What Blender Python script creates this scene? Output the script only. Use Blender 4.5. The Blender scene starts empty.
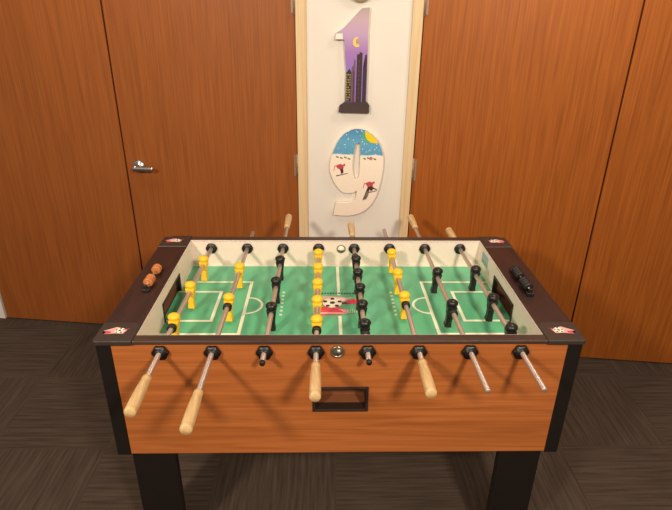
import bpy, bmesh, math, random
from mathutils import Vector, Matrix
random.seed(7)
C = bpy.context.scene.collection
PI = math.pi

# ------------------------------------------------------------------ materials
def lin(c):
    return tuple(((v/255)/12.92 if v/255 <= .04045 else ((v/255+.055)/1.055)**2.4) for v in c) + (1,)

def base(name):
    m = bpy.data.materials.new(name); m.use_nodes = True
    nt = m.node_tree; nt.nodes.clear()
    out = nt.nodes.new('ShaderNodeOutputMaterial'); b = nt.nodes.new('ShaderNodeBsdfPrincipled')
    nt.links.new(b.outputs[0], out.inputs[0])
    return m, nt, b

def plain(name, col, rough=.5, metal=0., var=.06, scale=30., bump=0., spec=.5):
    """a colour with a slight procedural mottling"""
    m, nt, b = base(name); N = nt.nodes; K = nt.links
    tc = N.new('ShaderNodeTexCoord'); no = N.new('ShaderNodeTexNoise')
    no.inputs['Scale'].default_value = scale; no.inputs['Detail'].default_value = 3
    K.new(tc.outputs['Object'], no.inputs['Vector'])
    r = N.new('ShaderNodeValToRGB'); c = lin(col)
    r.color_ramp.elements[0].position = .3; r.color_ramp.elements[1].position = .7
    r.color_ramp.elements[0].color = tuple(v*(1-var) for v in c[:3])+(1,)
    r.color_ramp.elements[1].color = tuple(min(1, v*(1+var)) for v in c[:3])+(1,)
    K.new(no.outputs['Fac'], r.inputs[0]); K.new(r.outputs[0], b.inputs['Base Color'])
    b.inputs['Roughness'].default_value = rough; b.inputs['Metallic'].default_value = metal
    b.inputs['Specular IOR Level'].default_value = spec
    if bump:
        bp = N.new('ShaderNodeBump'); bp.inputs['Strength'].default_value = bump; bp.inputs['Distance'].default_value = .002
        K.new(no.outputs['Fac'], bp.inputs['Height']); K.new(bp.outputs[0], b.inputs['Normal'])
    return m

def wood(name, c1, c2, scl, rough=.4, dist=1.5, spec=.5, fine=.35):
    """grain: noise stretched along the axis that has the small scale"""
    m, nt, b = base(name); N = nt.nodes; K = nt.links
    tc = N.new('ShaderNodeTexCoord'); mp = N.new('ShaderNodeMapping'); mp.inputs['Scale'].default_value = scl
    K.new(tc.outputs['Object'], mp.inputs[0])
    n1 = N.new('ShaderNodeTexNoise'); n1.inputs['Scale'].default_value = 1.; n1.inputs['Detail'].default_value = 5
    n1.inputs['Distortion'].default_value = dist; K.new(mp.outputs[0], n1.inputs[0])
    mp2 = N.new('ShaderNodeMapping'); mp2.inputs['Scale'].default_value = tuple(v*6 if v > 3 else v*2.5 for v in scl)
    K.new(tc.outputs['Object'], mp2.inputs[0])
    n2 = N.new('ShaderNodeTexNoise'); n2.inputs['Scale'].default_value = 1.; n2.inputs['Detail'].default_value = 2
    K.new(mp2.outputs[0], n2.inputs[0])
    mx = N.new('ShaderNodeMix'); mx.inputs[0].default_value = fine
    K.new(n1.outputs['Fac'], mx.inputs[2]); K.new(n2.outputs['Fac'], mx.inputs[3])
    r = N.new('ShaderNodeValToRGB'); r.color_ramp.elements[0].position = .36; r.color_ramp.elements[1].position = .62
    r.color_ramp.elements[0].color = lin(c1); r.color_ramp.elements[1].color = lin(c2)
    K.new(mx.outputs[0], r.inputs[0]); K.new(r.outputs[0], b.inputs['Base Color'])
    b.inputs['Roughness'].default_value = rough; b.inputs['Specular IOR Level'].default_value = spec
    return m

def carpet_mat():
    m, nt, b = base('carpet tiles'); N = nt.nodes; K = nt.links
    tc = N.new('ShaderNodeTexCoord')
    ck = N.new('ShaderNodeTexChecker'); ck.inputs['Scale'].default_value = 2.0
    K.new(tc.outputs['Object'], ck.inputs['Vector'])
    def stripes(s):
        mp = N.new('ShaderNodeMapping'); mp.inputs['Scale'].default_value = s; K.new(tc.outputs['Object'], mp.inputs[0])
        n = N.new('ShaderNodeTexNoise'); n.inputs['Scale'].default_value = 1; n.inputs['Detail'].default_value = 4
        K.new(mp.outputs[0], n.inputs[0]); return n
    a = stripes((4, 75, 1)); c = stripes((75, 4, 1))
    mx = N.new('ShaderNodeMix'); K.new(ck.outputs['Fac'], mx.inputs[0]); K.new(a.outputs['Fac'], mx.inputs[2]); K.new(c.outputs['Fac'], mx.inputs[3])
    fn = N.new('ShaderNodeTexNoise'); fn.inputs['Scale'].default_value = 260; K.new(tc.outputs['Object'], fn.inputs[0])
    mx2 = N.new('ShaderNodeMix'); mx2.inputs[0].default_value = .3; K.new(mx.outputs[0], mx2.inputs[2]); K.new(fn.outputs['Fac'], mx2.inputs[3])
    r = N.new('ShaderNodeValToRGB'); r.color_ramp.elements[0].position = .36; r.color_ramp.elements[1].position = .64
    r.color_ramp.elements[0].color = lin((64, 53, 46)); r.color_ramp.elements[1].color = lin((86, 74, 65))
    K.new(mx2.outputs[0], r.inputs[0]); K.new(r.outputs[0], b.inputs['Base Color'])
    b.inputs['Roughness'].default_value = .95; b.inputs['Specular IOR Level'].default_value = .1
    bp = N.new('ShaderNodeBump'); bp.inputs['Strength'].default_value = .4; bp.inputs['Distance'].default_value = .004
    K.new(mx2.outputs[0], bp.inputs['Height']); K.new(bp.outputs[0], b.inputs['Normal'])
    return m

def vgrad(name, stops, rough=.5, snow=0, wob=.0):
    """colour by height z in metres of the object (stops: (z, colour)), optional snow flecks"""
    m, nt, b = base(name); N = nt.nodes; K = nt.links
    tc = N.new('ShaderNodeTexCoord'); sp = N.new('ShaderNodeSeparateXYZ'); K.new(tc.outputs['Object'], sp.inputs[0])
    z = sp.outputs['Z']
    if wob:
        n = N.new('ShaderNodeTexNoise'); n.inputs['Scale'].default_value = 25; K.new(tc.outputs['Object'], n.inputs[0])
        ma = N.new('ShaderNodeMath'); ma.operation = 'MULTIPLY_ADD'; ma.inputs[1].default_value = wob
        K.new(n.outputs['Fac'], ma.inputs[0]); K.new(z, ma.inputs[2]); z = ma.outputs[0]
    z0, z1 = stops[0][0], stops[-1][0]
    mr = N.new('ShaderNodeMapRange'); mr.inputs[1].default_value = z0; mr.inputs[2].default_value = z1; K.new(z, mr.inputs[0])
    r = N.new('ShaderNodeValToRGB'); e = r.color_ramp.elements
    while len(e) < len(stops): e.new(.5)
    for k, (zz, c) in enumerate(stops): e[k].position = (zz-z0)/(z1-z0); e[k].color = lin(c)
    K.new(mr.outputs[0], r.inputs[0]); col = r.outputs[0]
    if snow:
        v = N.new('ShaderNodeTexVoronoi'); v.inputs['Scale'].default_value = snow; K.new(tc.outputs['Object'], v.inputs[0])
        lt = N.new('ShaderNodeMath'); lt.operation = 'LESS_THAN'; lt.inputs[1].default_value = .16; K.new(v.outputs['Distance'], lt.inputs[0])
        mx = N.new('ShaderNodeMix'); mx.data_type = 'RGBA'; K.new(lt.outputs[0], mx.inputs[0]); K.new(col, mx.inputs[6]); mx.inputs[7].default_value = lin((245, 245, 240))
        col = mx.outputs[2]
    K.new(col, b.inputs['Base Color']); b.inputs['Roughness'].default_value = rough
    return m

M = dict(
    carpet=carpet_mat(),
    wall=plain('white wall paint', (226, 220, 212), .8, var=.02, scale=4),
    maple=wood('pale maple jamb', (206, 176, 132), (224, 198, 158), (30, 30, 1.2), .45),
    doorA=wood('stained cherry door', (134, 74, 32), (154, 88, 40), (26, 26, 1.3), .45, 1.6, spec=.25, fine=.55),
    doorB=wood('stained cherry door right', (140, 74, 24), (164, 92, 34), (20, 20, 1.1), .45, 2.6, spec=.25, fine=.55),
    dark=plain('dark gap', (38, 16, 9), .9),
    chrome=plain('brushed steel', (205, 205, 205), .28, 1.),
    hinge=plain('hinge metal', (150, 122, 98), .4, .1),
    oak=wood('honey oak panel', (150, 84, 38), (180, 106, 54), (1.1, 20, 26), .42, 1.6),
    blackpl=plain('black laminate', (24, 20, 18), .38),
    walnut=wood('dark walnut rail', (42, 25, 24), (58, 34, 30), (14, 2.2, 14), .42, 1.5),
    walnutx=wood('dark brown rail', (54, 38, 31), (72, 51, 42), (2.2, 14, 14), .45, 1.5),
    pad=plain('black corner plastic', (52, 44, 40), .42, var=.1, spec=.6),
    under=plain('dark chipboard', (40, 28, 22), .8),
    white=plain('white inner wall', (240, 222, 210), .45, var=.02),
    green=plain('green playfield', (94, 182, 138), .34, var=.015, scale=3),
    cream=plain('cream line paint', (236, 240, 214), .45, var=.02),
    red=plain('red print', (214, 62, 82), .45), pink=plain('pink print', (236, 176, 170), .45),
    ink=plain('dark print', (28, 34, 30), .5), dgreen=plain('dark green print', (36, 84, 58), .5), ltgreen=plain('pale print', (206, 224, 196), .5),
    steel=plain('rod steel', (206, 186, 174), .42, .75, var=.01),
    rubber=plain('black rubber', (20, 18, 18), .5),
    bush=plain('black bushing', (18, 15, 15), .42),
    yellow=plain('yellow plastic', (248, 196, 40), .38, var=.05),
    black=plain('black plastic man', (26, 24, 22), .35),
    handle=wood('light beech handle', (196, 160, 112), (220, 188, 138), (40, 5, 40), .45),
    bead=wood('orange wood bead', (176, 102, 50), (204, 128, 66), (60, 12, 60), .4),
    goal=plain('brown goal pocket', (128, 84, 60), .7), goalf=plain('dark goal rim', (44, 30, 24), .5),
    recess=plain('brown recess', (124, 74, 42), .7),
    sticker=plain('blue green sticker', (150, 176, 186), .5), stickg=plain('green print', (110, 160, 120), .5),
    olive=plain('dark olive plastic', (84, 78, 62), .5), cup=plain('grey metal cup', (150, 146, 128), .3, .8),
    purple=vgrad('dusk purple paint', [(1.49, (140, 112, 196)), (1.58, (160, 116, 184)), (1.66, (188, 156, 194)), (1.72, (192, 164, 178)), (1.765, (170, 156, 152))], .5),
    night=plain('night building paint', (56, 32, 44), .6), night2=plain('near building paint', (42, 36, 26), .6),
    mauve=plain('mauve building paint', (112, 76, 102), .6),
    moon=plain('pale moon paint', (240, 204, 120), .5), win=plain('lit window paint', (176, 156, 76), .5),
    base1=plain('dark brown slab paint', (64, 46, 46), .55, var=.1),
    snowwhite=plain('snow white paint', (244, 232, 214), .5, var=.02),
    nine=vgrad('snow scene paint', [(.78, (240, 222, 206)), (1.114, (246, 232, 214)), (1.116, (232, 236, 236)), (1.122, (90, 158, 196)), (1.18, (96, 166, 204)), (1.24, (72, 136, 184))], .5, snow=70, wob=.02),
    sun=plain('sun yellow paint', (248, 206, 20), .5), sung=plain('green edge paint', (90, 180, 110), .5),
    sred=plain('red skier paint', (196, 74, 78), .5), sdark=plain('dark skier paint', (70, 42, 40), .5), sgrey=plain('grey track paint', (120, 112, 96), .6),
    tan=plain('olive brown paint', (140, 116, 76), .55),
)

# ------------------------------------------------------------------ mesh helper
class MB:
    def __init__(s): s.bm = bmesh.new(); s.mats = []
    def mi(s, m):
        m = M[m] if isinstance(m, str) else m
        if m not in s.mats: s.mats.append(m)
        return s.mats.index(m)
    def _merge(s, b, m, mat=None, smooth=False):
        i = s.mi(m)
        for f in b.faces: f.material_index = i; f.smooth = smooth
        if mat is not None: bmesh.ops.transform(b, matrix=mat, verts=b.verts)
        me = bpy.data.meshes.new('t'); b.to_mesh(me); b.free(); s.bm.from_mesh(me); bpy.data.meshes.remove(me)
    def box(s, p0, p1, m, bev=0., seg=2, mat=None):
        b = bmesh.new(); bmesh.ops.create_cube(b, size=1)
        sz = Vector(p1)-Vector(p0); c = (Vector(p1)+Vector(p0))/2
        for v in b.verts: v.co = Vector((v.co.x*sz.x, v.co.y*sz.y, v.co.z*sz.z))+c
        if bev: bmesh.ops.bevel(b, geom=b.edges[:], offset=bev, segments=seg, profile=.5, affect='EDGES')
        s._merge(b, m, mat); return s
    def taper(s, z0, w0, d0, z1, w1, d1, m, c0=(0, 0), c1=(0, 0), bev=0.):
        b = bmesh.new(); vs = []
        for z, w, d, c in ((z0, w0, d0, c0), (z1, w1, d1, c1)):
            vs.append([b.verts.new((c[0]+sx*w/2, c[1]+sy*d/2, z)) for sx, sy in ((-1, -1), (1, -1), (1, 1), (-1, 1))])
        b.faces.new(vs[0][::-1]); b.faces.new(vs[1])
        for k in range(4): b.faces.new((vs[0][k], vs[0][(k+1) % 4], vs[1][(k+1) % 4], vs[1][k]))
        bmesh.ops.recalc_face_normals(b, faces=b.faces[:])
        if bev: bmesh.ops.bevel(b, geom=b.edges[:], offset=bev, segments=2, profile=.5, affect='EDGES')
        s._merge(b, m); return s
    def lathe(s, prof, m, axis='y', n=24, mat=None, smooth=True, lobes=None):
        """prof: list of (t, r) along the axis; closed at the ends"""
        b = bmesh.new(); rings = []
        for t, r in prof:
            ring = []
            for k in range(n):
                a = 2*PI*k/n; rr = r*(1+(lobes[1]*math.cos(lobes[0]*a) if lobes and r > lobes[2] else 0))
                x, y = rr*math.cos(a), rr*math.sin(a)
                ring.append(b.verts.new({'y': (x, t, y), 'x': (t, x, y), 'z': (x, y, t)}[axis]))
            rings.append(ring)
        for i in range(len(rings)-1):
            for k in range(n): b.faces.new((rings[i][k], rings[i][(k+1) % n], rings[i+1][(k+1) % n], rings[i+1][k]))
        b.faces.new(rings[0]); b.faces.new(rings[-1][::-1])
        bmesh.ops.recalc_face_normals(b, faces=b.faces[:])
        s._merge(b, m, mat, smooth); return s
    def ball(s, c, r, m, sc=(1, 1, 1), u=16, v=10):
        b = bmesh.new(); bmesh.ops.create_uvsphere(b, u_segments=u, v_segments=v, radius=r)
        s._merge(b, m, Matrix.Translation(c) @ Matrix.Diagonal((*sc, 1)), True); return s
    def poly(s, pts, m):
        b = bmesh.new(); f = b.faces.new([b.verts.new(p) for p in pts]); bmesh.ops.triangulate(b, faces=[f])
        s._merge(b, m); return s
    def flat(s, pts, z, m):     # polygon lying on a horizontal surface, face up
        a = sum(pts[i][0]*pts[(i+1) % len(pts)][1]-pts[(i+1) % len(pts)][0]*pts[i][1] for i in range(len(pts)))
        if a < 0: pts = pts[::-1]
        return s.poly([(x, y, z) for x, y in pts], m)
    def strip(s, pts, w, z, m, closed=False):   # painted line of width w through pts
        n = len(pts)
        for i in range(n if closed else n-1):
            a, b = Vector(pts[i]), Vector(pts[(i+1) % n]); d = (b-a).normalized(); q = Vector((-d.y, d.x))*w/2; e = d*w/2
            s.flat([tuple(a-e+q), tuple(b+e+q), tuple(b+e-q), tuple(a-e-q)], z+.00012*i, m)
        return s
    def extrude(s, outer, hole, y0, y1, m_front, m_side, bev=0.):
        """shape in x,z with an optional hole, thick from y0 (front) to y1 (back)"""
        cu = bpy.data.curves.new('c', 'CURVE'); cu.dimensions = '2D'; cu.fill_mode = 'BOTH'
        for loop in [outer]+([hole] if hole else []):
            sp = cu.splines.new('POLY'); sp.points.add(len(loop)-1); sp.use_cyclic_u = True
            for p, q in zip(sp.points, loop): p.co = (q[0], q[1], 0, 1)
        cu.extrude = abs(y1-y0)/2
        o = bpy.data.objects.new('c', cu); C.objects.link(o)
        dg = bpy.context.evaluated_depsgraph_get(); dg.update()
        me = bpy.data.meshes.new_from_object(o.evaluated_get(dg))
        b = bmesh.new(); b.from_mesh(me); bpy.data.objects.remove(o); bpy.data.curves.remove(cu); bpy.data.meshes.remove(me)
        for v in b.verts: v.co = Vector((v.co.x, (y0+y1)/2-v.co.z, v.co.y))
        bmesh.ops.remove_doubles(b, verts=b.verts, dist=1e-5); bmesh.ops.recalc_face_normals(b, faces=b.faces[:])
        i, j = s.mi(m_front), s.mi(m_side)
        for f in b.faces: f.material_index = i if f.normal.y < -.7 else j
        me = bpy.data.meshes.new('t'); b.to_mesh(me); b.free(); s.bm.from_mesh(me); bpy.data.meshes.remove(me)
        return s
    def build(s, name, parent=None, loc=(0, 0, 0), origin=None, rot=None):
        """origin: shift mesh so that this point becomes the object's own origin"""
        if origin is not None:
            bmesh.ops.translate(s.bm, verts=s.bm.verts, vec=-Vector(origin)); loc = origin
        me = bpy.data.meshes.new(name); s.bm.to_mesh(me); s.bm.free()
        for m in s.mats: me.materials.append(m)
        o = bpy.data.objects.new(name, me); C.objects.link(o); o.location = loc
        if rot: o.rotation_euler = rot
        if parent is not None:
            o.parent = parent
        return o

def tag(o, label=None, cat=None, group=None, kind=None):
    if label: o['label'] = label
    if cat: o['category'] = cat
    if group: o['group'] = group
    if kind: o['kind'] = kind
    return o
def struct(o): o['kind'] = 'structure'; return o
def copy(o, parent, loc, rot=None):
    c = o.copy(); C.objects.link(c); c.parent = parent; c.location = loc
    if rot is not None: c.rotation_euler = rot
    return c

# ------------------------------------------------------------------ setting
TH, YW = .1263, 1.3316              # the wall runs at a slight angle to the table
WLOC, WROT = (0, YW, 0), (0, 0, -TH)
def on_wall(mb, name, parent=None):
    return mb.build(name, parent, loc=WLOC, rot=WROT) if parent is None else mb.build(name, parent)

struct(MB().box((-4, -3.6, -.05), (4, 2.3, 0), 'carpet').build('floor'))

DT = 2.13                            # door height
w = MB()
w.box((-.142, 0, 0), (.345, .12, 2.75), 'wall')                       # pier between the two doorways
w.box((-3.6, 0, DT+.05), (-.142, .12, 2.75), 'wall'); w.box((.345, 0, DT+.05), (3.6, .12, 2.75), 'wall')
w.box((-3.6, 0, 0), (-2.03, .12, DT+.05), 'wall'); w.box((2.24, 0, 0), (3.6, .12, DT+.05), 'wall')
w.box((-2.03, .07, 0), (-.142, .12, DT+.05), 'dark'); w.box((.345, .07, 0), (2.24, .12, DT+.05), 'dark')
struct(on_wall(w, 'wall_back'))
for n, (a, b) in enumerate(((-.182, -.1335), (.3415, .3885)), 1):
    t = MB().box((a, -.012, 0), (b, .06, DT+.05), 'maple', .002)
    struct(on_wall(t, 'trim_%d' % n))
def door(n, u0, u1, mat):
    d = MB().box((u0, .0, .008), (u1, .044, DT), mat, .002)
    o = struct(on_wall(d, 'door_%d' % n)); return o
G = .004
d1 = door(1, -2.015, -1.099, 'doorA'); d2 = door(2, -1.091, -.1865, 'doorA')
d3 = door(3, .393, 1.301, 'doorB'); d4 = door(4, 1.309, 2.22, 'doorB')
def hinge(par, u, s):
    for zc in (.31, 1.038, 1.795):
        h = MB()
        h.lathe([(zc-.06, .0065), (zc+.06, .0065)], 'hinge', 'z', 12, Matrix.Translation((u, -.007, 0)))
        for q in range(4): h.lathe([(zc-.06+q*.03, .0072), (zc-.058+q*.03, .0072)], 'hinge', 'z', 12, Matrix.Translation((u, -.007, 0)))
        h.box((min(u, u+s*.018), -.002, zc-.055), (max(u, u+s*.018), .001, zc+.055), 'hinge')
        h.build('hinge', par)
hinge(d2, -.1845, -1); hinge(d3, .391, 1)
hd = MB()
hd.lathe([(0, .033), (-.007, .033), (-.013, .029), (-.014, .015), (-.045, .013), (-.058, .013)], 'chrome', 'y', 24, Matrix.Translation((-1.022, 0, 1.002)))
hd.box((-1.035, -.061, .990), (-.925, -.043, 1.012), 'chrome', .008, 3)
hd.build('door_handle', d2)

# ------------------------------------------------------------------ numbers on the wall
def on_wall_thing(mb, name, label, cat, ctr):
    o = on_wall(mb, name)
    R = Matrix.Rotation(-TH, 4, 'Z')
    # the origin moves to the piece itself, colours keep their own height through the mesh
    return tag(o, label, cat, 'painted house number digits on the white wall')
T0 = -.022
one = MB()
one.extrude([(.119, 1.764), (.153, 1.767), (.149, 1.675), (.151, 1.549), (.15, 1.361), (.051, 1.358), (.053, 1.501), (.046, 1.572), (.043, 1.633), (.001, 1.632), (.004, 1.661), (.039, 1.682)], None, T0, -.001, 'purple', 'snowwhite')
one.extrude([(.05, 1.36), (.151, 1.363), (.165, 1.346), (.165, 1.312), (.021, 1.312), (.025, 1.343)], None, T0-.004, -.001, 'base1', 'base1')
def fp(mb, pts, m, k=1): return mb.poly([(x, T0-.0006*k, z) for x, z in (pts if sum(pts[i][0]*pts[(i+1) % len(pts)][1]-pts[(i+1) % len(pts)][0]*pts[i][1] for i in range(len(pts))) > 0 else pts[::-1])], m)
fp(one, [(.052, 1.362), (.078, 1.362), (.078, 1.495), (.068, 1.51), (.06, 1.498), (.0535, 1.492)], 'night2')
fp(one, [(.079, 1.362), (.096, 1.362), (.096, 1.545), (.09, 1.553), (.087, 1.525), (.079, 1.517)], 'mauve')
fp(one, [(.1, 1.362), (.126, 1.362), (.127, 1.578), (.114, 1.583), (.113, 1.573), (.102, 1.573)], 'night')
fp(one, [(.13, 1.362), (.148, 1.362), (.1485, 1.535), (.147, 1.572), (.14, 1.572), (.139, 1.52), (.131, 1.515)], 'night')
fp(one, [(.086, 1.362), (.091, 1.362), (.0905, 1.5), (.087, 1.5)], 'night', 2)
for i in range(3):
    for j in range(11):
        if random.random() < .72:
            x, z = .0545+i*.0078, 1.368+j*.0112
            fp(one, [(x, z), (x+.0042, z), (x+.0042, z+.006), (x, z+.006)], 'win', 2)
for j in range(9):
    fp(one, [(.1115, 1.375+j*.02), (.1135, 1.375+j*.02), (.1135, 1.387+j*.02), (.1115, 1.387+j*.02)], 'mauve', 2)
cres = []
for k in range(15):
    a = math.radians(60+k*240/14); cres.append((.1+.0195*math.cos(a)*.95, 1.624+.0215*math.sin(a)))
for k in range(13):
    a = math.radians(295-k*230/12); cres.append((.108+.0125*math.cos(a), 1.627+.0145*math.sin(a)))
fp(one, cres, 'moon')
fp(one, [(.002, 1.636), (.036, 1.637), (.034, 1.659), (.005, 1.658)], 'snowwhite')
on_wall_thing(one, 'number_one', 'purple painted number one with crescent moon and night skyline, on the white wall', 'wall number', None)

def smooth_loop(p, k=3):
    out = []; n = len(p)
    for i in range(n):
        a, b, c, d = (Vector(p[(i+j) % n]) for j in (-1, 0, 1, 2))
        for s in range(k):
            t = s/k; out.append(tuple(.5*((2*b)+(c-a)*t+(2*a-5*b+4*c-d)*t*t+(3*b-a-3*c+d)*t**3)))
    return out
def open_smooth(p, k=3):
    q = [p[0]]+list(p)+[p[-1]]; out = []
    for i in range(1, len(q)-2):
        a, b, c, d = (Vector(q[i+j]) for j in (-1, 0, 1, 2))
        for s in range(k):
            t = s/k; out.append(tuple(.5*((2*b)+(c-a)*t+(2*a-5*b+4*c-d)*t*t+(3*b-a-3*c+d)*t**3)))
    out.append(tuple(p[-1])); return out
segA = open_smooth([(.001, .79), (.05, .788), (.094, .792), (.147, .812), (.188, .85), (.218, .907), (.237, .984), (.245, 1.06), (.243, 1.105), (.227, 1.155), (.205, 1.193), (.164, 1.225), (.124, 1.236), (.083, 1.23), (.033, 1.193), (-.007, 1.107), (-.02, 1.04), (-.002, .977), (.033, .926), (.064, .911), (.099, .915), (.118, .927)])
segB = open_smooth([(.118, .927), (.116, .893), (.104, .872), (.075, .861), (.012, .859)])
nine_out = segA+segB[1:]
nine_hole = smooth_loop([(.123, 1.171), (.106, 1.155), (.096, 1.1), (.093, 1.053), (.098, 1.011), (.105, .986), (.117, .983), (.129, 1.012), (.131, 1.091), (.129, 1.15)], 2)
nine = MB(); nine.extrude(nine_out, nine_hole, T0, -.001, 'nine', 'snowwhite')
sunp = [(.15, 1.231), (.164, 1.2245), (.205, 1.192), (.222, 1.164)]
fp(nine, [(.15, 1.2275), (.166, 1.2225), (.19, 1.204), (.206, 1.189), (.217, 1.171), (.2, 1.169), (.178, 1.173), (.161, 1.187), (.153, 1.203)], 'sun')
fp(nine, [(.153, 1.203), (.161, 1.187), (.178, 1.173), (.17, 1.166), (.154, 1.178), (.146, 1.2)], 'sung')
fp(nine, [(.142, 1.226), (.146, 1.226), (.149, 1.198), (.143, 1.19), (.136, 1.2)], 'sung', 2)
# treeline strokes under the sky
for x, z in ((.01, 1.094), (.03, 1.09), (.05, 1.093), (.068, 1.087), (.145, 1.09), (.163, 1.094), (.178, 1.096), (.195, 1.09)):
    fp(nine, [(x, z), (x+.014, z-.004), (x+.015, z+.002), (x+.003, z+.007)], 'sgrey')
fp(nine, [(.168, 1.093), (.188, 1.085), (.19, 1.09), (.172, 1.099)], 'sred', 2)
def skier(x, z, m1, m2, s=1., fl=1):
    P = lambda q: [(x+fl*a*s, z+b*s) for a, b in q]
    fp(nine, P([(-.022, .02), (.0, .03), (.014, .024), (.017, .008), (.004, .002), (-.012, .006)]), m1)         # jacket
    fp(nine, P([(.012, .027), (.022, .032), (.024, .022), (.016, .018)]), m1, 2)
    fp(nine, P([(-.002, .006), (.014, .006), (.016, -.012), (.006, -.02), (.002, -.008)]), m2)                    # legs
    fp(nine, P([(-.02, -.032), (.036, -.016), (.037, -.013), (-.019, -.027)]), m2, 2)                              # ski
    fp(nine, P([(-.026, .022), (-.022, .022), (-.03, -.006), (-.032, -.006)]), m1, 2)                              # pole
skier(.033, 1.03, 'sred', 'sdark', 1.05)
skier(.182, .946, 'sred', 'sdark', 1.05)
fp(nine, [(.172, .944), (.187, .946), (.178, .922), (.164, .905), (.16, .912)], 'sdark', 2)
fp(nine, [(.166, .924), (.182, .928), (.176, .902), (.168, .884), (.148, .878), (.15, .883), (.164, .892)], 'sgrey', 3)
fp(nine, [(.196, .951), (.21, .943), (.221, .938), (.22, .934), (.2, .94)], 'sdark', 3)
fp(nine, [(.172, .951), (.2, .945), (.198, .936), (.17, .935)], 'sdark', 3)
on_wall_thing(nine, 'number_nine', 'white number nine with blue sky, yellow sun and two skiers, on the white wall', 'wall number', None)

zo = [(.11+.112*math.cos(2*PI*k/40), 2.012+.225*math.sin(2*PI*k/40)) for k in range(40)]
zi = [(.11+.05*math.cos(2*PI*k/32), 2.012+.15*math.sin(2*PI*k/32)) for k in range(32)]
zero = MB(); zero.extrude(zo, zi, T0, -.001, 'tan', 'tan')
on_wall_thing(zero, 'number_zero', 'olive brown number zero above the purple one, only its bottom curve in view', 'wall number', None)

# ------------------------------------------------------------------ foosball table
RB = Vector((0, .38, 0))
T = bpy.data.objects.new('foosball_table', None); C.objects.link(T); T.location = RB
tag(T, 'honey oak foosball table with black corners and green playfield, standing before the wooden doors', 'foosball table')
def part(mb, name, label=None, parent=None):
    o = mb.build(name, T if parent is None else parent, loc=(-RB.x, -RB.y, -RB.z) if parent is None else (0, 0, 0))
    if label: o['label'] = label
    return o
PT = .884                            # top of the oak panels
Y0, Y1, ZB, HT, ZF, RZ = 0., .752, .468, .8955, .781, .860
XI, FY, BY = .593, .028, .728            # inner faces

# front panel, with a real opening for the ball return
BX0, BX1, BZ0, BZ1 = -.083, .081, .639, .725
def long_panel(y0, y1, opening):
    m = MB()
    if opening:
        for a, b in (((-.662, ZB), (BX0, PT)), ((BX1, ZB), (.662, PT)), ((BX0, ZB), (BX1, BZ0)), ((BX0, BZ1), (BX1, PT))):
            m.box((a[0], y0, a[1]), (b[0], y1, b[1]), 'oak')
    else: m.box((-.662, y0, ZB), (.662, y1, PT), 'oak')
    return m
part(long_panel(Y0, Y0+.024, True), 'front_panel')
part(long_panel(Y1-.022, Y1, False), 'back_panel')
for s in (-1, 1):
    m = MB().box((min(s*.68, s*.7), .03, ZB), (max(s*.68, s*.7), .722, .875), 'oak'); part(m, 'end_panel')
part(MB().box((-.66, .03, ZB+.004), (.66, .72, ZB+.02), 'under'), 'bottom_board')
for sx in (-1, 1):
    for y0, y1 in ((Y0-.003, .03), (.722, Y1+.003)):
        m = MB().box((min(sx*.661, sx*.704), y0, ZB-.004), (max(sx*.661, sx*.704), y1, .8835), 'blackpl', .003)
        part(m, 'corner_edging', 'black corner edging')
# rails
m = MB().box((-.6, -.007, .8835), (.6, FY, HT), 'walnutx', .003); part(m, 'long_rail')
m = MB().box((-.6, BY, .8835), (.6, .766, HT), 'walnutx', .003); part(m, 'long_rail')
for s in (-1, 1):
    m = MB().box((min(s*XI, s*.708), -.004, .8835), (max(s*XI, s*.708), .763, HT), 'walnut', .003); part(m, 'end_rail', 'dark walnut end rail')
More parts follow.
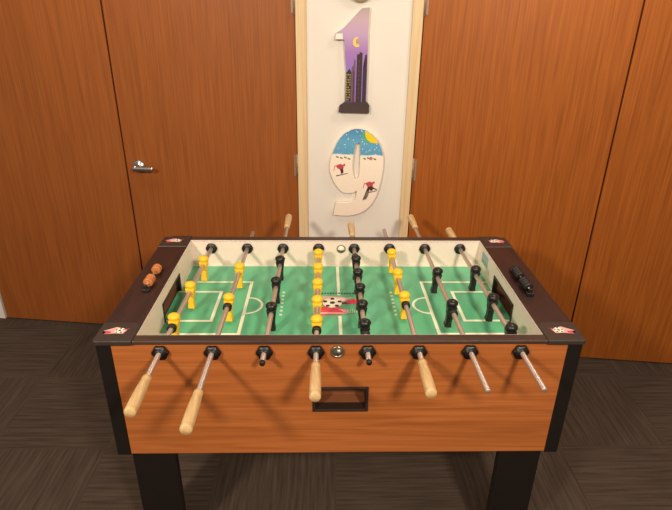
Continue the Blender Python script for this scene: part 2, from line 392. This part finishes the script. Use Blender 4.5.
# corner pads with a ball-and-flash emblem
for sx in (-1, 1):
    for k, (y0, y1) in enumerate(((-.011, .092), (.66, .769))):
        ax, bx = XI+.004, .7085
        pts = [(ax, y0), (bx-.018, y0), (bx, y0+.018), (bx, y1), (ax, y1)] if k == 0 else [(ax, y0), (bx, y0), (bx, y1-.035), (bx-.035, y1), (ax, y1)]
        if k == 0: pts = [(ax, y0), (bx-.006, y0), (bx, y0+.006), (bx, y1), (ax+.012, y1), (ax, y1-.02)]
        b = MB(); bm = bmesh.new()
        lo = [bm.verts.new((sx*x, y, .8832)) for x, y in pts]; hi = [bm.verts.new((sx*x, y, .898)) for x, y in pts]
        bm.faces.new(lo); bm.faces.new(hi)
        for i in range(len(pts)): bm.faces.new((lo[i], lo[(i+1) % len(pts)], hi[(i+1) % len(pts)], hi[i]))
        bmesh.ops.recalc_face_normals(bm, faces=bm.faces[:])
        bmesh.ops.bevel(bm, geom=bm.edges[:], offset=.0025, segments=2, profile=.5, affect='EDGES')
        b._merge(bm, 'pad'); pad = part(b, 'corner_pad', 'black plastic corner pad')
        cx, cy = sx*.655, (.045 if k == 0 else .716); e = MB(); z = .8984
        fl = -1 if sx < 0 else 1
        circ = lambda x, y, r, n=18: [(x+r*math.cos(2*PI*i/n), y+r*math.sin(2*PI*i/n)) for i in range(n)]
        e.flat([(cx-fl*.028, cy+.004), (cx-fl*.004, cy+.016), (cx+fl*.006, cy+.02), (cx+fl*.04, cy-.002), (cx+fl*.014, cy-.004), (cx+fl*.034, cy-.018), (cx+fl*.0, cy-.014), (cx-fl*.022, cy-.016)], z, 'pink')
        e.flat([(cx+fl*.016, cy-.005), (cx+fl*.033, cy-.006), (cx+fl*.028, cy-.016), (cx+fl*.014, cy-.013)], z+.0003, 'red')
        e.flat([(cx-fl*.024, cy+.003), (cx-fl*.036, cy+.012), (cx-fl*.02, cy+.008)], z+.0003, 'red')
        e.flat(circ(cx-fl*.008, cy, .0145), z+.0006, 'snowwhite')
        for i in range(5):
            a = i*2*PI/5+.3; e.flat(circ(cx-fl*.008+.011*math.cos(a), cy+.011*math.sin(a), .003, 6), z+.0009, 'ink')
        e.flat(circ(cx-fl*.008, cy, .0042, 5), z+.0009, 'ink')
        o = e.build('emblem', pad); o['label'] = 'white ball emblem with red and pink flash'
# inner walls
m = MB().box((-XI, FY-.002, ZF-.012), (XI, FY, HT-.001), 'white'); part(m, 'inner_wall', 'white inner side wall')
m = MB().box((-XI, BY, ZF-.012), (XI, BY+.002, HT-.001), 'white'); part(m, 'inner_wall', 'white inner side wall')
GZ = .847
for s in (-1, 1):
    GY0, GY1 = (.283, .503) if s < 0 else (.278, .49)
    m = MB(); xa, xb = sorted((s*XI, s*(XI+.012)))
    m.box((xa, FY, ZF-.012), (xb, GY0, HT-.001), 'white'); m.box((xa, GY1, ZF-.012), (xb, BY, HT-.001), 'white')
    m.box((xa, GY0, GZ), (xb, GY1, HT-.001), 'white'); part(m, 'end_wall', 'white end wall around the goal mouth')
    g = MB(); xo = s*(XI+.07)
    a, b = sorted((s*(XI+.0125), xo))
    g.box((min(xo, xo+s*.004), GY0, ZF-.02), (max(xo, xo+s*.004), GY1, GZ), 'goal')
    g.box((a, GY0-.004, ZF-.02), (b, GY0, GZ+.004), 'goal'); g.box((a, GY1, ZF-.02), (b, GY1+.004, GZ+.004), 'goal')
    g.box((a, GY0, GZ), (b, GY1, GZ+.004), 'goal'); g.box((a, GY0, ZF-.02), (b, GY1, ZF-.016), 'goal')
    gp = part(g, 'goal', 'brown goal pocket')
    f = MB(); a, b = sorted((s*(XI-.003), s*(XI+.014)))
    f.box((a, GY0-.006, ZF), (b, GY0+.001, GZ+.006), 'goalf'); f.box((a, GY1-.001, ZF), (b, GY1+.006, GZ+.006), 'goalf'); f.box((a, GY0-.006, GZ-.001), (b, GY1+.006, GZ+.006), 'goalf')
    f.build('goal_frame', gp)
# small printed sticker on the right end wall
m = MB().box((XI-.0008, .59, .83), (XI-.0001, .67, .876), 'sticker'); m.box((XI-.0012, .596, .833), (XI-.0008, .664, .846), 'stickg')
part(m, 'sticker', 'small blue green sticker')
# playfield
pf = MB().box((-XI-.01, FY-.001, ZF-.012), (XI+.01, BY+.001, ZF), 'green')
z = ZF+.0005; LW = .0115; CYF = .393
for s in (-1, 1):
    pf.strip([(s*XI, .576), (s*.333, .576), (s*.333, .205), (s*XI, .205)], LW, z, 'cream')
    pf.strip([(s*XI, .496), (s*.438, .496), (s*.438, .288), (s*XI, .288)], LW, z, 'cream')
    for i in range(16):
        q = [(s*(.330-(.055+o)*math.sin(PI*j/16)), CYF+(.056+o)*math.cos(PI*j/16)) for j, o in ((i, -.004), (i+1, -.004), (i+1, .005), (i, .005))]
        pf.flat(q, z+.0002, 'cream')
    for i in range(7): pf.flat([(s*.198, .322+i*.027), (s*.208, .324+i*.027), (s*.208, .336+i*.027), (s*.198, .334+i*.027)], z, 'ltgreen')
pf.strip([(.005, .71), (.005, .475)], LW, z, 'cream'); pf.strip([(.005, .315), (.005, .03)], LW, z, 'cream')
pf.strip([(-XI, BY-.006), (XI, BY-.006)], .008, z, 'cream')
# printed ball emblem in the middle
z2 = z+.0004
pf.flat([(-.072, .375), (-.04, .392), (.0, .385), (.03, .362), (.015, .33), (-.066, .325)], z, 'red')
pf.flat([(.005, .41), (.03, .424), (.062, .445), (.075, .432), (.074, .405), (.03, .402)], z, 'red')
pf.flat([(-.064, .455), (-.03, .462), (.03, .45), (.06, .455), (.02, .425), (-.06, .43)], z, 'pink')
pf.flat([(-.068, .333), (.03, .335), (.036, .342), (-.06, .345)], z2, 'pink')
pf.flat([(0, .37), (.03, .362), (.045, .34), (.02, .345)], z2, 'pink')
circ = lambda x, y, r, n=20, k=1.: [(x+r*math.cos(2*PI*i/n), y+k*r*math.sin(2*PI*i/n)) for i in range(n)]
pf.flat(circ(-.02, .412, .036), z2+.0004, 'snowwhite')
pf.flat(circ(-.02, .412, .011, 5), z2+.0008, 'ink')
for i in range(5):
    a = i*2*PI/5+.3; pf.flat(circ(-.02+.028*math.cos(a), .412+.028*math.sin(a), .0085, 6), z2+.0008, 'ink')
pf.flat([(.012, .412), (.03, .416), (.036, .408), (.016, .402)], z2+.0008, 'ink')
for i in range(13):     # dark unreadable row of letters above, pale small ones below
    x = -.06+i*.0105; pf.flat([(x, .478), (x+.0072, .478), (x+.0072, .49), (x, .49)], z, 'dgreen')
for i in range(5):
    x = .034+i*.0075; pf.flat([(x, .342), (x+.003, .342), (x+.003, .368), (x, .368)], z, 'ltgreen')
part(pf, 'playfield', 'green playfield with cream lines and a red ball emblem in the centre')
# ball return
br = MB()
for a, b in (((BX0-.003, BZ0-.003), (BX0+.006, BZ1+.003)), ((BX1-.006, BZ0-.003), (BX1+.003, BZ1+.003)), ((BX0, BZ0-.003), (BX1, BZ0+.006)), ((BX0, BZ1-.006), (BX1, BZ1+.003))):
    br.box((a[0], -.005, a[1]), (b[0], .03, b[1]), 'goalf', .002)
bro = part(br, 'ball_return', 'black ball return frame in the front panel')
rc = MB()
rc.box((BX0+.002, .074, BZ0), (BX1-.002, .078, BZ1), 'recess'); rc.box((BX0+.002, .03, BZ0-.002), (BX1-.002, .078, BZ0+.002), 'recess')
rc.box((BX0+.002, .03, BZ1-.002), (BX1-.002, .078, BZ1+.002), 'goal')
for x in (BX0+.002, BX1-.006): rc.box((x, .03, BZ0), (x+.004, .078, BZ1), 'goal')
o = rc.build('recess', bro); o['label'] = 'brown tray inside the ball return'
# ball entry cups
c = MB(); c.lathe([(.004, .012), (-.004, .0135), (-.006, .0165), (-.006, .019), (-.003, .0205), (.0, .0205), (.001, .012)], 'cup', 'y', 28, Matrix.Translation((-.012, -.0005, .856)))
c.lathe([(-.0045, .0135), (-.0038, .0135)], 'olive', 'y', 28, Matrix.Translation((-.012, -.0008, .856)))
c.box((-.03, -.0068, .862), (.006, -.0058, .868), 'cup')
c.ball((-.008, -.007, .862), .0075, 'steel')
part(c, 'ball_entry_cup', 'grey metal ball entry cup')
c = MB(); c.lathe([(0, .014), (-.004, .014), (-.004, .018), (0, .0185)], 'cup', 'y', 28, Matrix.Translation((.02, BY, .857)))
c.lathe([(-.005, .0145), (-.004, .0145)], 'snowwhite', 'y', 28, Matrix.Translation((.02, BY, .857)))
c.poly([(.02+.0142*math.cos(a), BY-.0055, .857+.0142*math.sin(a)) for a in [PI+PI*i/12 for i in range(13)]]+[(.02+.0142*math.cos(a), BY-.0055, .857+.005*math.sin(a)) for a in [-PI*i/12 for i in range(1, 12)]], 'olive')
part(c, 'ball_entry_cup', 'grey metal ball entry cup')
# legs
lg = MB().box((-.07, 0, 0), (.07, .025, .475), 'blackpl', .003); lg.box((-.07, .025, 0), (-.045, .11, .475), 'blackpl', .003)
lg.box((-.072, -.002, 0), (.072, .028, .02), 'rubber', .002)
L0 = lg.build('leg', T, loc=Vector((-.603, .028, 0))-RB); L0['label'] = 'black table leg'
copy(L0, T, Vector((.598, .053, 0))-RB)
# right front leg must turn its flange outward side: rotate copies about z
C_right = [o for o in T.children if o.name.startswith('leg')][-1]
C_right.location = Vector((.598, .028, 0))-RB; C_right.scale = (-1, 1, 1)
copy(L0, T, Vector((-.603, .724, 0))-RB).scale = (1, -1, 1)
copy(L0, T, Vector((.598, .724, 0))-RB).scale = (-1, -1, 1)
# score counters
def counter(x, beads, y0, y1, bm_, lab):
    k = MB(); zc = .915
    for y in (y0, y1):
        k.box((x-.012, y-.008, HT), (x+.012, y+.008, HT+.012), 'blackpl', .002); k.box((x-.006, y-.005, HT+.01), (x+.006, y+.005, zc+.006), 'blackpl', .002)
    k.lathe([(y0-.004, .0028), (y1+.004, .0028)], 'steel', 'y', 12, Matrix.Translation((x, 0, zc)))
    o = part(k, 'score_counter', lab)
    b = MB().lathe([(-.0065, .006), (-.0062, .012), (-.0035, .0165), (.0035, .0165), (.0062, .012), (.0065, .006)], bm_, 'y', 18)
    first = None
    for y in beads:
        if first is None: first = b.build('bead', o, loc=(x, y, zc))
        else: copy(first, o, (x, y, zc))
counter(-.643, [.318, .3325, .347, .412, .4265], .288, .448, 'bead', 'score counter with orange wooden beads')
counter(.637, [.286, .3005, .315, .3295, .368, .3825, .397, .4115], .262, .436, 'rubber', 'score counter with black beads')

# rods: bushings, players, bumpers, handles
bf = MB().lathe([(.002, .016), (-.004, .0235), (-.009, .0235), (-.012, .0215), (-.0125, .017), (-.019, .0165), (-.021, .0125), (-.021, .0078)], 'bush', 'y', 36, lobes=(6, .07, .019))
bb = MB().lathe([(.002, .018), (-.003, .0225), (-.008, .0225), (-.010, .021), (-.011, .013), (-.015, .0078)], 'bush', 'y', 30, lobes=(6, .03, .02))
BF = bf.build('rod_bushing', T, loc=(0, 0, 0)); BBk = bb.build('rod_bushing', T, loc=(0, 0, 0))
BF['label'] = BBk['label'] = 'black rod bushing'
def man(mat):
    m = MB()
    m.ball((0, 0, .0215), .0158, mat, (1.12, 1.08, .82)); m.lathe([(.004, .008), (.014, .008)], mat, 'z', 12)
    m.lathe([(-.0155, .0105), (-.013, .0118), (.013, .0118), (.0155, .0105)], mat, 'y', 18)                 # sleeve around the rod
    m.taper(-.012, .024, .028, .0135, .031, .035, mat, bev=.005)                                            # shoulders and chest
    m.taper(-.028, .0205, .022, -.010, .0255, .028, mat, bev=.004)                                           # waist
    m.taper(-.052, .0175, .022, -.026, .02, .021, mat, bev=.003)                                           # legs
    m.taper(-.068, .0225, .0245, -.047, .0175, .022, mat, bev=.003)                                         # foot block
    return m
MY = man('yellow').build('foosball_player', T); MK = man('black').build('foosball_player', T)
MY['label'] = 'yellow foosball player'; MK['label'] = 'black foosball player'
hp = [(.0, .0095), (-.003, .0122), (-.014, .0128), (-.02, .0120), (-.026, .0128), (-.05, .0148), (-.085, .0154), (-.122, .0156), (-.126, .0148), (-.130, .0156), (-.138, .0154), (-.141, .0140)]
HN = MB().lathe(hp, 'handle', 'y', 20).build('handle', T); HN['label'] = 'light wooden handle'
BU = MB().lathe([(-.0085, .0125), (-.007, .0145), (-.002, .015), (.002, .0135), (.006, .0145), (.0085, .0125)], 'rubber', 'y', 20).build('bumper', T); BU['label'] = 'black rubber bumper'
EC = MB().lathe([(.006, .0075), (.0, .0084), (-.006, .008), (-.008, .0055)], 'rubber', 'y', 16).build('end_cap', T); EC['label'] = 'black rod end cap'
protos = [BF, BBk, MY, MK, HN, BU, EC]
#      team, player ys,                                front end, front handle start, back handle start / stub end, bumpers, tilt
rods = [
 ('y', (.576, .363, .150),              -.122, True,  .78,  False, (.118,), 2),
 ('y', (.515, .277),                    -.182, True,  .90,  False, (.246,), 3),
 ('k', (.578, .398, .218),              -.060, False, .955, True,  (), 0),
 ('y', (.642, .512, .386, .262, .137),  -.068, True,  .78,  False, (.104,), 0),
 ('k', (.585, .468, .351, .234, .115),  -.058, False, .855, True,  (.640, .082), 0),
 ('y', (.645, .466, .291),              -.056, True,  .93,  False, (.258,), -2),
 ('k', (.475, .237),                    -.188, False, .955, True,  (.206,), 6),
 ('k', (.492, .275, .088),              -.184, False, .79,  True,  (.056,), 4),
]
for i, (team, ys, fe, fh, be, bh, bus, tilt) in enumerate(rods):
    xf, xb = -.521+i*.1491, -.512+i*.1464; x = xf+(xb-xf)*.38/.728; o3 = Vector((x, .38, RZ))
    hlen = .139
    ya = fe-.02 if fh else fe; yb = be+.02 if bh else be
    r = MB().lathe([(ya-.38, .0072), (ya-.379, .0078), (yb-.381, .0078), (yb-.38, .0072)], 'steel', 'y', 16)
    R = r.build('player_rod', T, loc=o3-RB, rot=(0, 0, (xf-xb)/.728))
    R['label'] = 'steel rod with yellow players' if team == 'y' else 'steel rod with black players'
    src = MY if team == 'y' else MK
    for y in ys: copy(src, R, (0, y-.38, 0), (0, math.radians(tilt), 0)).scale = (1.1, 1.05, 1)
    for y in bus: copy(BU, R, (0, y-.38, 0))
    if fh: copy(HN, R, (0, fe-.38, 0))
    elif fe > -.1: copy(EC, R, (0, fe-.38, 0))
    if bh: copy(HN, R, (0, be-.38, 0), (0, 0, PI))
    copy(BF, T, Vector((xf, Y0, RZ-.004))-RB)
    copy(BBk, T, Vector((xb, BY, RZ))-RB)
    copy(BF, T, Vector((xb, Y1, RZ))-RB, (0, 0, PI))
for o in protos: bpy.data.objects.remove(o)

# ------------------------------------------------------------------ light
def area(loc, target, size, power, col):
    l = bpy.data.lights.new('ceiling lamp', 'AREA'); l.shape = 'DISK'; l.size = size; l.energy = power; l.color = col
    o = bpy.data.objects.new('ceiling_lamp', l); C.objects.link(o); o.location = loc
    o.rotation_euler = (Vector(target)-Vector(loc)).to_track_quat('-Z', 'Y').to_euler(); return o
WARM = (1., .84, .66)
area((-1.6, -2.1, 2.6), (-.3, .5, .8), .32, 66, WARM)
area((.85, -2.2, 2.6), (.3, .5, .8), .32, 68, WARM)
area((1.0, .55, 2.72), (1.0, 1.0, 1.2), .4, 13, WARM)
area((-1.2, .55, 2.72), (-1.2, 1.2, 1.2), .4, 9, WARM)
wd = bpy.data.worlds.new('room'); bpy.context.scene.world = wd; wd.use_nodes = True
bg = wd.node_tree.nodes['Background']; bg.inputs[0].default_value = (1., .84, .68, 1); bg.inputs[1].default_value = .27

# ------------------------------------------------------------------ camera
yaw, pitch, roll, f = .0261, .4306, .0128, 536.2458
cy, sy, cp, sp, cr, sr = math.cos(yaw), math.sin(yaw), math.cos(pitch), math.sin(pitch), math.cos(roll), math.sin(roll)
F = Vector((sy*cp, cy*cp, -sp)); r0 = Vector((cy, -sy, 0)); u0 = r0.cross(F)
Rr = r0*cr+u0*sr; U = -r0*sr+u0*cr
cam = bpy.data.cameras.new('camera'); co = bpy.data.objects.new('camera', cam); C.objects.link(co)
co.matrix_world = Matrix(((Rr.x, U.x, -F.x, -.0536), (Rr.y, U.y, -F.y, -1.298), (Rr.z, U.z, -F.z, 1.76), (0, 0, 0, 1)))
cam.sensor_width = 36; cam.sensor_fit = 'HORIZONTAL'; cam.lens = f/672*36; cam.clip_start = .02
sc = bpy.context.scene; sc.camera = co
sc.view_settings.view_transform = 'Standard'; sc.view_settings.look = 'None'; sc.view_settings.exposure = 0
